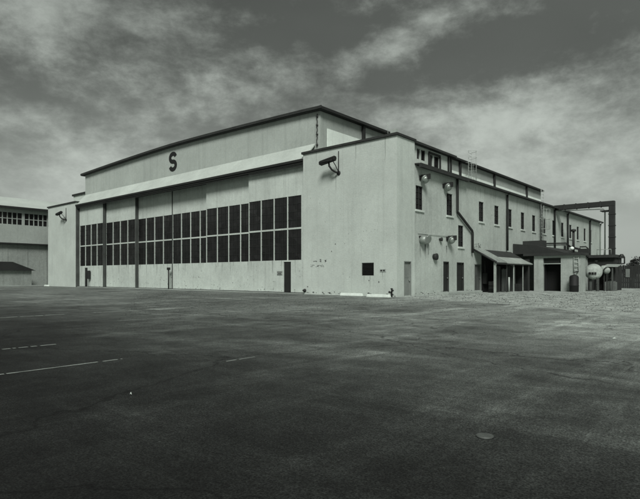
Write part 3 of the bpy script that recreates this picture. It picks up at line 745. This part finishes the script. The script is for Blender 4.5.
t = tag(MB().box(.55,2.45,20.9,21.7,3.9,4.62).box(.7,.85,21,21.6,4.35-.6,3.9).box(2.2,2.35,21,21.6,3.75,3.9).build('roof_cabinet', M_TRIM2), 'long dark cabinet on the garage roof against the side wall', 'cabinet')
t = thing('vent_pipe', 'dark upright roof pipe with a capped top above the garage', 'vent pipe', (4.6,25,3.36))
mb = MB(); mb.tube([(3.9,25,3.37),(3.9,25,5.6)], .11, 10); mb.build('pipe', M_PIPE, t)
mb = MB(); mb.lathe([(0,.12),(.02,.24),(.2,.22),(.25,.05)], (3.9,25,5.6), (0,0,1), 14); mb.build('cap', M_PIPE, t)
t = thing('roof_lamp', 'small bright white round lamp on a stalk on garage roof', 'lamp', (4.3,23,3.36))
mb = MB(); mb.tube([(4.3,23,3.37),(4.3,23,3.75)], .05, 8); mb.build('stalk', M_PIPE, t)
mb = MB(); mb.lathe([(0,.06),(.06,.15),(.15,.19),(.25,.16),(.32,.06)], (4.3,23,3.74), (0,0,1), 16); mb.build('globe', M_WHITE, t)
t = tag(MB().box(4.75,5.6,23.2,24.2,3.45,3.85).box(4.85,4.95,23.3,24.1,3.362,3.45).box(5.4,5.5,23.3,24.1,3.362,3.45).tube([(4.8,23.7,3.85),(4.8,23.7,4.05),(5.3,23.7,4.05),(5.5,23.7,3.85)], .06, 8).build('roof_unit', M_TRIM), 'squat dark roof unit right of the bright round lamp', 'roof unit')

t = thing('roof_pipework', 'run of thin dark pipes on low stands across the garage roof', 'pipework', (2.8,27,3.37))
for k_, (y_, z_, r_) in enumerate(((26.2,4.55,.07),(26.5,4.4,.05))):
    mb = MB(); mb.tube([(.05,y_,z_+.1),(2.9,y_,z_+.05),(3.3,y_,z_-.3),(4.85,y_,3.75),(4.95,y_,3.4)], r_, 8); mb.build('pipe', M_PIPE, t)
for x_ in (2.75, 4.2):
    mb = MB(); mb.box(x_-.04,x_+.04,26.1,26.6,3.4,4.35 if x_ < 3 else 3.85); mb.build('stand', M_TRIM2, t)
t = thing('valve_manifold', 'upright dark pipes with handwheels beside the plant shed door', 'valve', (6.6,25.2,0))
for x_, h_ in ((6.5,1.9),(6.8,2.3),(7.05,1.6)):
    mb = MB(); mb.tube([(x_,25.3,0),(x_,25.3,h_),(x_,25.6,h_+.1)], .05, 8); mb.lathe([(0,.09),(.06,.09)], (x_,25.3,.6), (0,0,1), 10); mb.build('pipe', M_GREYPLANK, t)
    mb = MB(); mb.lathe([(0,.02),(.1,.02),(.11,.13),(.14,.13),(.15,.02)], (x_,25.25,1.1), (0,-1,0), 12); mb.build('handwheel', M_TRIM2, t)
# big lagged duct: out of the side wall, along, then down
t = thing('overhead_duct', 'thick dark duct running out from the eave and bending down to the plant shed', 'duct', (0,32.7,0))
mb = MB(); mb.box(-.1,5.88,32.43,32.97,8.68,9.22); mb.box(5.34,5.88,32.43,32.97,.3,8.679); mb.build('duct_run', M_PIPE, t, .03)
for x in (.9,2.1,3.3,4.5): MB().box(x,x+.09,32.39,33.01,8.64,9.26).build('flange', M_TRIM2, t)
for z in (4.2,5.4,6.6,7.8): MB().box(5.30,5.92,32.39,33.01,z,z+.09).build('flange', M_TRIM2, t)
mb = MB(); mb.tube([(-.1,33.6,8.75),(4.6,33.6,8.55),(4.75,33.6,8.3),(4.75,33.6,.3)], .07, 8); mb.build('small_pipe', M_PALESTEEL, t)
mb = MB(); mb.box(4.5,5.4,32.55,33.7,8.2,8.3); mb.build('bracket', M_TRIM2, t)
# plant shed
t = thing('plant_shed', 'dark low plant shed behind the white tank under the big duct', 'shed', (6.2,25,0))
mb = MB(); mb.box(5.02,7.3,25.6,28.4,0,3.05); mb.build('wall', M_PLANK, t)
mb = MB(); mb.box(5.02,7.45,25.2,28.6,3.06,3.32); mb.build('roof', M_TRIM2, t)
mb = MB(); mb.box(5.6,6.4,25.56,25.598,.05,2.1); mb.build('door', M_DARK, t)
mb = MB(); mb.hexa([(6.7,23.9,2.18),(7.85,23.9,2.16),(7.85,25.4,2.36),(6.7,25.4,2.38),(6.7,23.9,2.25),(7.85,23.9,2.23),(7.85,25.4,2.43),(6.7,25.4,2.45)]); mb.build('tin_awning', M_TIN, t)
mb = MB(); mb.box(7.35,7.46,24.0,24.11,0,2.17); mb.build('post', M_GREYPLANK, t)
mb = MB(); mb.tube([(7.31,26.5,3.0),(7.6,26.5,3.35),(7.75,26.5,3.35),(7.9,26.5,3.1),(7.9,26.5,2.5)], .06, 8); mb.tube([(7.9,26.5,2.5),(7.31,26.5,2.5)], .06, 8); mb.build('vent_loop', M_PIPE, t)
mb = MB(); mb.tube([(5.7,26,3.32),(5.7,26,3.85),(6.9,26,3.85),(6.9,26,3.32)], .03, 6); mb.tube([(6.3,26,3.32),(6.3,26,3.85)], .03, 6); mb.build('guard_rail', M_TIN, t)
# tanks
t = thing('storage_tank', 'white horizontal storage tank with rounded end and dark label on two legs', 'tank', (6.25,22.8,0))
mb = MB(); c = Vector((6.36,22.0,1.74)); ax = Vector((.32,-1,0)).normalized()
mb.lathe([(-1.7,.1),(-1.65,.38),(-1.5,.60),(-1.35,.67),(0,.67),(.10,.63),(.22,.48),(.28,.28),(.30,.02)], c, ax, 32); mb.build('shell', M_TANK, t)
mb = MB()
u_ = Vector((1,.32,0)).normalized(); p_ = c + ax*.335 + u_*(-.12) + Vector((0,0,-.16))
for q0, q1 in ((-.30,-.12),(-.08,.09),(.13,.30)):
    A_ = [p_+u_*q0, p_+u_*q1, p_+u_*q1-ax*.16, p_+u_*q0-ax*.16]
    mb.hexa([tuple(v+Vector((0,0,-.1))) for v in A_]+[tuple(v+Vector((0,0,.1))) for v in A_]); mb.build('label_plate', M_BLACK, t)
for xx in (-.28,.28):
    for x_, y_ in ((6.36,22.1),(6.1,23.0)):
        mb = MB(); mb.box(x_+xx-.09,x_+xx+.09,y_,y_+.15,0,1.2); mb.build('leg', M_GREYPLANK, t)
mb = MB(); mb.lathe([(0,.08),(.2,.08),(.22,.13),(.28,.13)], c+Vector((0,.8,.7)), (0,0,1), 12); mb.build('filler', M_TRIM2, t)
mb = MB(); mb.lathe([(-.05,.69),(.0,.69)], c, ax, 32); mb.build('end_flange', M_GREYSIDE, t)
mb = MB(); mb.tube([c+Vector((.25,-.1,-.55)),c+Vector((.3,-.35,-.8)),c+Vector((.3,-.35,-1.7))], .04, 8); mb.lathe([(0,.07),(.1,.07)], c+Vector((.3,-.35,-1.1)), (0,0,1), 10); mb.build('drain_pipe', M_TRIM2, t)
t = thing('pressure_cylinder', 'smaller tilted white cylinder with dark band beside the big tank', 'tank', (7.3,23.4,0))
mb = MB(); c = Vector((7.0,22.9,1.98)); ax = Vector((.72,-.35,-.5)).normalized()
mb.lathe([(-.35,.05),(-.3,.18),(-.15,.27),(.0,.29),(.12,.29)], c, ax, 20); mb.lathe([(.25,.29),(.35,.29),(.46,.22),(.5,.05)], c, ax, 20); mb.build('shell', M_TANK, t)
mb = MB(); mb.lathe([(.121,.25),(.249,.25)], c, ax, 20); mb.build('band', M_BLACK, t)
mb = MB(); mb.box(6.95,7.03,22.85,22.93,0,1.75); mb.box(7.2,7.28,22.7,22.78,0,1.55); mb.build('stand', M_TRIM, t)
mb = MB(); mb.box(6.65,7.6,24.5,25.0,.006,.80); mb.box(6.75,7.5,24.55,24.95,.80,.88); tag(mb.build('concrete_block', mat('dirty_concrete', .15, .9, .35, 3, bump=.4), None, .03), 'rough grey concrete block on the ground right of the tanks', 'block')
t = thing('water_boiler', 'tall black upright cylinder at the garage corner left of white tank', 'boiler', (5.55,18.9,0))
mb = MB(); mb.lathe([(0,.33),(.04,.36),(.5,.36),(.52,.38),(.56,.38),(.58,.36),(1.25,.36),(1.38,.28),(1.45,.08)], (5.55,18.95,.01), (0,0,1), 24); mb.build('boiler_shell', M_BLACK, t)
mb = MB(); mb.tube([(5.55,18.95,1.45),(5.55,18.95,1.65),(5.75,19.2,1.75),(5.75,19.48,1.75)], .05, 8); mb.build('pipe', M_TRIM2, t)
# fence
t = thing('board_fence', 'tall dark board fence closing the yard on the right', 'fence', (9.2,36.5,0))
for k in range(11):
    x = 7.9+k*2.4; mb = MB(); mb.box(x-.07,x+.07,36.53,36.67,0,2.5); mb.build('post', M_GREYPLANK, t)
mb = MB(); x = 5.4
while x < 34:
    w = random.uniform(.18,.24); mb.box(x, x+w-.015, 36.46+random.uniform(0,.012), 36.5, .04, 2.5+random.uniform(-.06,.1)); x += w
for z in (.6,1.9): mb.box(5.4,34,36.503,36.529,z,z+.1)
mb.build('boards', M_PLANK, t)
mb = MB(); mb.box(6.17,6.57,36.40,36.44,1.22,2.12); mb.build('notice_board', mat('weathered_board', .2, .85, .3, 3, streak=.3), t)

# ------------------------------------------------------------------ neighbouring hangar on the left
t = thing('neighbouring_hangar', 'grey hangar behind on the left with a strip of high windows', 'hangar', (-63,0,0))
NX = -63
bays = [(-26.2+9.1*k-.0, -26.2+9.1*k+8.75) for k in range(-2, 7)]
bays = [(b0, b1) for b0, b1 in bays]
off = -.28 - bays[2][1] - 9.1*2
bays = [(b0+off, b1+off) for b0, b1 in bays]
nh = [(b0, b1, 8.68, 10.36) for b0, b1 in bays if b0 > -50 and b1 < 60]
mb = MB(); mb.skin('x', NX, -50, 60, 6.05, 11.0, nh, .15, -1); mb.build('upper_wall', M_NEIGH, t)
mb = MB(); mb.box(NX-.4, NX-.02, -50, 60, 0, 6.0)
for k in range(40): mb.box(NX-.02, NX+.02, -49+k*2.6, -48.92+k*2.6, .1, 5.8)
mb.build('lower_wall', M_NEIGHLOW, t)
mb = MB(); mb.box(NX-.1, NX+.55, -50.2, 60.2, 5.86, 6.04); mb.build('drip_canopy', M_TRIM, t)
for b0, b1, z0, z1 in nh:
    mb = MB().use(0).box(NX-.2, NX-.15, b0, b1, z0, z1).use(1)
    for k in range(1, 14): 
        y = b0+(b1-b0)*k/14; mb.box(NX-.149, NX-.09, y-.06, y+.06, z0, z1)
    mb.box(NX-.149, NX-.1, b0, b1, (z0+z1)/2-.05, (z0+z1)/2+.05)
    mb.build('window_strip', [M_GLASS, M_NEIGH], t)
mb = MB(); mb.hexa([(NX-12,-50.5,13.9),(NX+.55,-50.5,10.98),(NX+.55,60.5,10.98),(NX-12,60.5,13.9),(NX-12,-50.5,14.1),(NX+.55,-50.5,11.12),(NX+.55,60.5,11.12),(NX-12,60.5,14.1)]); mb.build('roof', M_NEIGHROOF, t)
mb = MB(); mb.box(NX+.552, NX+.72, -50.5, 60.5, 10.86, 11.16); mb.build('eave_gutter', M_TRIM, t)
mb = MB(); mb.box(NX-12, NX-.41, -50, -49.8, 0, 10.9); mb.box(NX-12, NX-.41, 59.8, 60, 0, 10.9); mb.build('end_wall', M_NEIGH, t)
t = thing('gable_shed', 'small dark shed with a low pitched black roof before the left hangar', 'shed', (-60,-5,0))
mb = MB(); mb.box(-61.6,-58.6,-9.5,-.6,0,2.1); mb.build('wall', M_NEIGHLOW, t)
mb = MB(); mb.hexa([(-62,-10.2,2.1),(-58.2,-10.2,2.1),(-58.2,-.2,2.1),(-62,-.2,2.1),(-62,-7.0,3.25),(-58.2,-7.0,3.25),(-58.2,-3.1,3.25),(-62,-3.1,3.25)]); mb.build('roof', M_TRIM, t)
mb = MB(); mb.box(-58.598,-58.55,-5.6,-4.6,.02,1.95); mb.build('door', M_DDOOR, t)
mb = MB(); mb.box(-57.6,-57.4,-30,1.5,.004,.13); tag(mb.build('kerb', M_CONC), 'low concrete kerb in front of the left grey hangar', 'kerb')

# ------------------------------------------------------------------ trees beyond the fence
def leafmat():
    m = mat('foliage', .04, .8, .5, 3); return m
M_LEAF = leafmat()
def tree(x, y, h, w, label, seed):
    rnd = random.Random(seed)
    t = thing('bushy_tree', label, 'tree', (x,y,0), 'trees beyond the board fence')
    mb = MB(); mb.tube([(x,y,0),(x+.05,y,h*.3),(x-.05,y+.05,h*.55),(x+.1,y,h*.85)], [.16,.13,.09,.03], 8)
    for k in range(6):
        a = rnd.random()*6.28; l = w*.4*rnd.uniform(.6,1); z = h*rnd.uniform(.3,.55)
        mb.tube([(x,y,z),(x+l*.5*math.cos(a),y+l*.5*math.sin(a),z+h*.12),(x+l*math.cos(a),y+l*math.sin(a),z+h*.25)], [.06,.045,.02], 6)
    mb.build('trunk', M_BARK, t)
    mb = MB(); cl = [(x+rnd.gauss(0,w*.26), y+rnd.gauss(0,w*.26), h*rnd.uniform(.35,.92), rnd.uniform(.35,.75)*w*.3) for _ in range(22)]
    for cx, cy, cz, r in cl:
        for k in range(70):
            d = Vector((rnd.gauss(0,1),rnd.gauss(0,1),rnd.gauss(0,.8))).normalized()*r*rnd.uniform(.45,1.1); p = Vector((cx,cy,cz))+d
            u = Vector((rnd.gauss(0,1),rnd.gauss(0,1),rnd.gauss(0,1))).normalized(); v = u.cross(Vector((rnd.gauss(0,1),rnd.gauss(0,1),rnd.gauss(0,1)))).normalized(); s = rnd.uniform(.08,.18)
            mb.quad(tuple(p-u*s),tuple(p+v*s*.5),tuple(p+u*s),tuple(p-v*s*.5))
    mb.build('crown', M_LEAF, t)
desc = ['low wide bushy tree over the notice on the fence','bushy tree showing just above the fence at the right edge','taller bushy tree right of frame beyond the fence','rounded bushy tree farthest right beyond the fence','small bushy tree behind the plant shed roof']
for k, (x, y, h, w) in enumerate(((7.6,44,3.6,3.4),(9.6,45.5,3.4,3.6),(14.5,46,4.4,4.4),(19.5,47.5,4.2,4.5),(5.6,43,3.3,2.6))): tree(x, y, h, w, desc[k], 30+k)

# ------------------------------------------------------------------ light and sky
SUN_EL, SUN_AZ = R(42), R(38)           # sun to the front right, azimuth from -y towards +x
sd = Vector((math.sin(SUN_AZ)*math.cos(SUN_EL), -math.cos(SUN_AZ)*math.cos(SUN_EL), math.sin(SUN_EL)))
ld = bpy.data.lights.new('sun', 'SUN'); ld.energy = 1.5; ld.angle = R(20); ld.color = (1, .992, .965)
so = bpy.data.objects.new('sun', ld); COL.objects.link(so); so.rotation_euler = (-sd).to_track_quat('-Z', 'Y').to_euler(); so.location = (30,-60,60)

wd = bpy.data.worlds.new('World'); scene.world = wd; wd.use_nodes = True
nt = wd.node_tree; N = nt.nodes; L = nt.links
bg = N['Background']; bg.inputs['Strength'].default_value = .1
sky = N.new('ShaderNodeTexSky'); sky.sky_type = 'NISHITA'; sky.sun_disc = False
sky.sun_elevation = SUN_EL; sky.sun_rotation = math.atan2(sd.x, sd.y)
bw = N.new('ShaderNodeRGBToBW'); L.new(sky.outputs[0], bw.inputs[0])
def val(x): 
    n = N.new('ShaderNodeValue'); n.outputs[0].default_value = x; return n.outputs[0]
def op(o, p, q=None, cl=False):
    x = N.new('ShaderNodeMath'); x.operation = o; x.use_clamp = cl
    for i, v in enumerate((p, q)):
        if v is None: continue
        if isinstance(v, (int, float)): x.inputs[i].default_value = v
        else: L.new(v, x.inputs[i])
    return x.outputs[0]
def rng(src, a, c, va, vc, smooth=True):
    r = N.new('ShaderNodeMapRange'); r.interpolation_type = 'SMOOTHSTEP' if smooth else 'LINEAR'
    for nm, v in (('From Min',a),('From Max',c),('To Min',va),('To Max',vc)): r.inputs[nm].default_value = v
    L.new(src, r.inputs['Value']); return r.outputs['Result']
tc = N.new('ShaderNodeTexCoord')
rot = N.new('ShaderNodeMapping'); rot.inputs['Rotation'].default_value = (0,0,-math.atan2(.6557,.7548)); L.new(tc.outputs['Generated'], rot.inputs['Vector'])
sp = N.new('ShaderNodeSeparateXYZ'); L.new(rot.outputs[0], sp.inputs[0])
dx, dy, dz = sp.outputs
el = op('MULTIPLY', op('ARCSINE', dz), 180/PI)                      # elevation, degrees
az = op('MULTIPLY', op('ARCTAN2', dx, dy), 180/PI)                   # azimuth from the north-west
def nz(sc, st, det=9, rgh=.58, rx=0, dist=0.0, off=(0,0,0)):
    mp = N.new('ShaderNodeMapping'); mp.inputs['Scale'].default_value = st; mp.inputs['Rotation'].default_value = (0,rx,0); mp.inputs['Location'].default_value = off
    L.new(rot.outputs[0], mp.inputs['Vector'])
    n = N.new('ShaderNodeTexNoise'); n.inputs['Scale'].default_value = sc; n.inputs['Detail'].default_value = det; n.inputs['Roughness'].default_value = rgh; n.inputs['Distortion'].default_value = dist
    L.new(mp.outputs[0], n.inputs['Vector']); return n.outputs['Fac']
n1 = nz(4.2, (1,1,2.0), 12, .62, .15, .12)           # cloud masses
n2 = nz(15, (1,1,1.7), 10, .66, .2, .12, (3,1,0))    # mottled texture
n3 = nz(1.6, (1,1,2.2), 4, .5, 0, .1, (7,2,0))
def blob(a0, e0, wa, we, tiltk=0.0):
    da = op('SUBTRACT', az, a0); de = op('SUBTRACT', op('SUBTRACT', el, e0), op('MULTIPLY', da, tiltk))
    q = op('ADD', op('POWER', op('ABSOLUTE', op('DIVIDE', da, wa)), 2), op('POWER', op('ABSOLUTE', op('DIVIDE', de, we)), 2))
    return op('POWER', 2.718, op('MULTIPLY', q, -1))
def curve(vals):
    base = N.new('ShaderNodeValToRGB'); L.new(op('DIVIDE', el, 90, True), base.inputs[0]); cr = base.color_ramp
    while len(cr.elements) < len(vals): cr.elements.new(.5)
    for e, (q, v) in zip(cr.elements, vals): e.position = q; e.color = (v*4,)*3 + (1,)
    return op('MULTIPLY', base.outputs[0], .25)
clear = curve([(0,.155),(.05,.165),(.10,.14),(.15,.085),(.22,.044),(.34,.036),(.6,.07),(1,.10)])
lit = curve([(0,.205),(.08,.255),(.15,.235),(.22,.215),(.32,.19),(.6,.2),(1,.2)])
blobs = [(10.5,24.8,7.0,2.0,.32,1.0),(-6,21,6.5,2.6,.15,.55),(20,16.5,9,3.2,.10,.85),(24,11.5,13,4.5,.10,.75),(13,10,10,3.0,.35,.6),(-26,20,11,4.5,-.25,.5),(-32,27,11,4.5,-.2,.8),(-33,15,12,1.6,.05,.35),(-27,9,17,3.2,.1,1.0),(-14,25,14,3,-.15,.3),(3,14,12,3,.1,.3),(40,20,10,4,0,.3),(60,16,20,8,0,.5),(-70,16,25,9,0,.5),(180,30,70,25,0,.5)]
cov = None
for a0, e0, wa, we, tk, amp in blobs:
    v = op('MULTIPLY', blob(a0,e0,wa,we,tk), amp); cov = v if cov is None else op('ADD', cov, v)
dens = rng(op('ADD', op('ADD', n1, op('MULTIPLY', op('SUBTRACT', n2, .5), .45)), op('MULTIPLY', cov, .34)), .46, .96, 0, 1)
dens = op('MULTIPLY', dens, rng(n2, .25, .75, .80, 1.12))
sk = op('ADD', op('MULTIPLY', clear, op('SUBTRACT', 1, dens)), op('MULTIPLY', lit, dens))
sk = op('MULTIPLY', sk, rng(n3, .3, .7, .84, 1.16))
tot = op('ADD', op('MULTIPLY', sk, 9.3), op('MULTIPLY', bw.outputs[0], .06))
cb = N.new('ShaderNodeCombineColor'); L.new(op('MULTIPLY', tot, .955), cb.inputs[0]); L.new(op('MULTIPLY', tot, 1.04), cb.inputs[1]); L.new(op('MULTIPLY', tot, .955), cb.inputs[2])
L.new(cb.outputs[0], bg.inputs['Color'])

scene.view_settings.view_transform = 'Standard'; scene.view_settings.look = 'None'
scene.view_settings.exposure = 1.05; scene.view_settings.gamma = 1
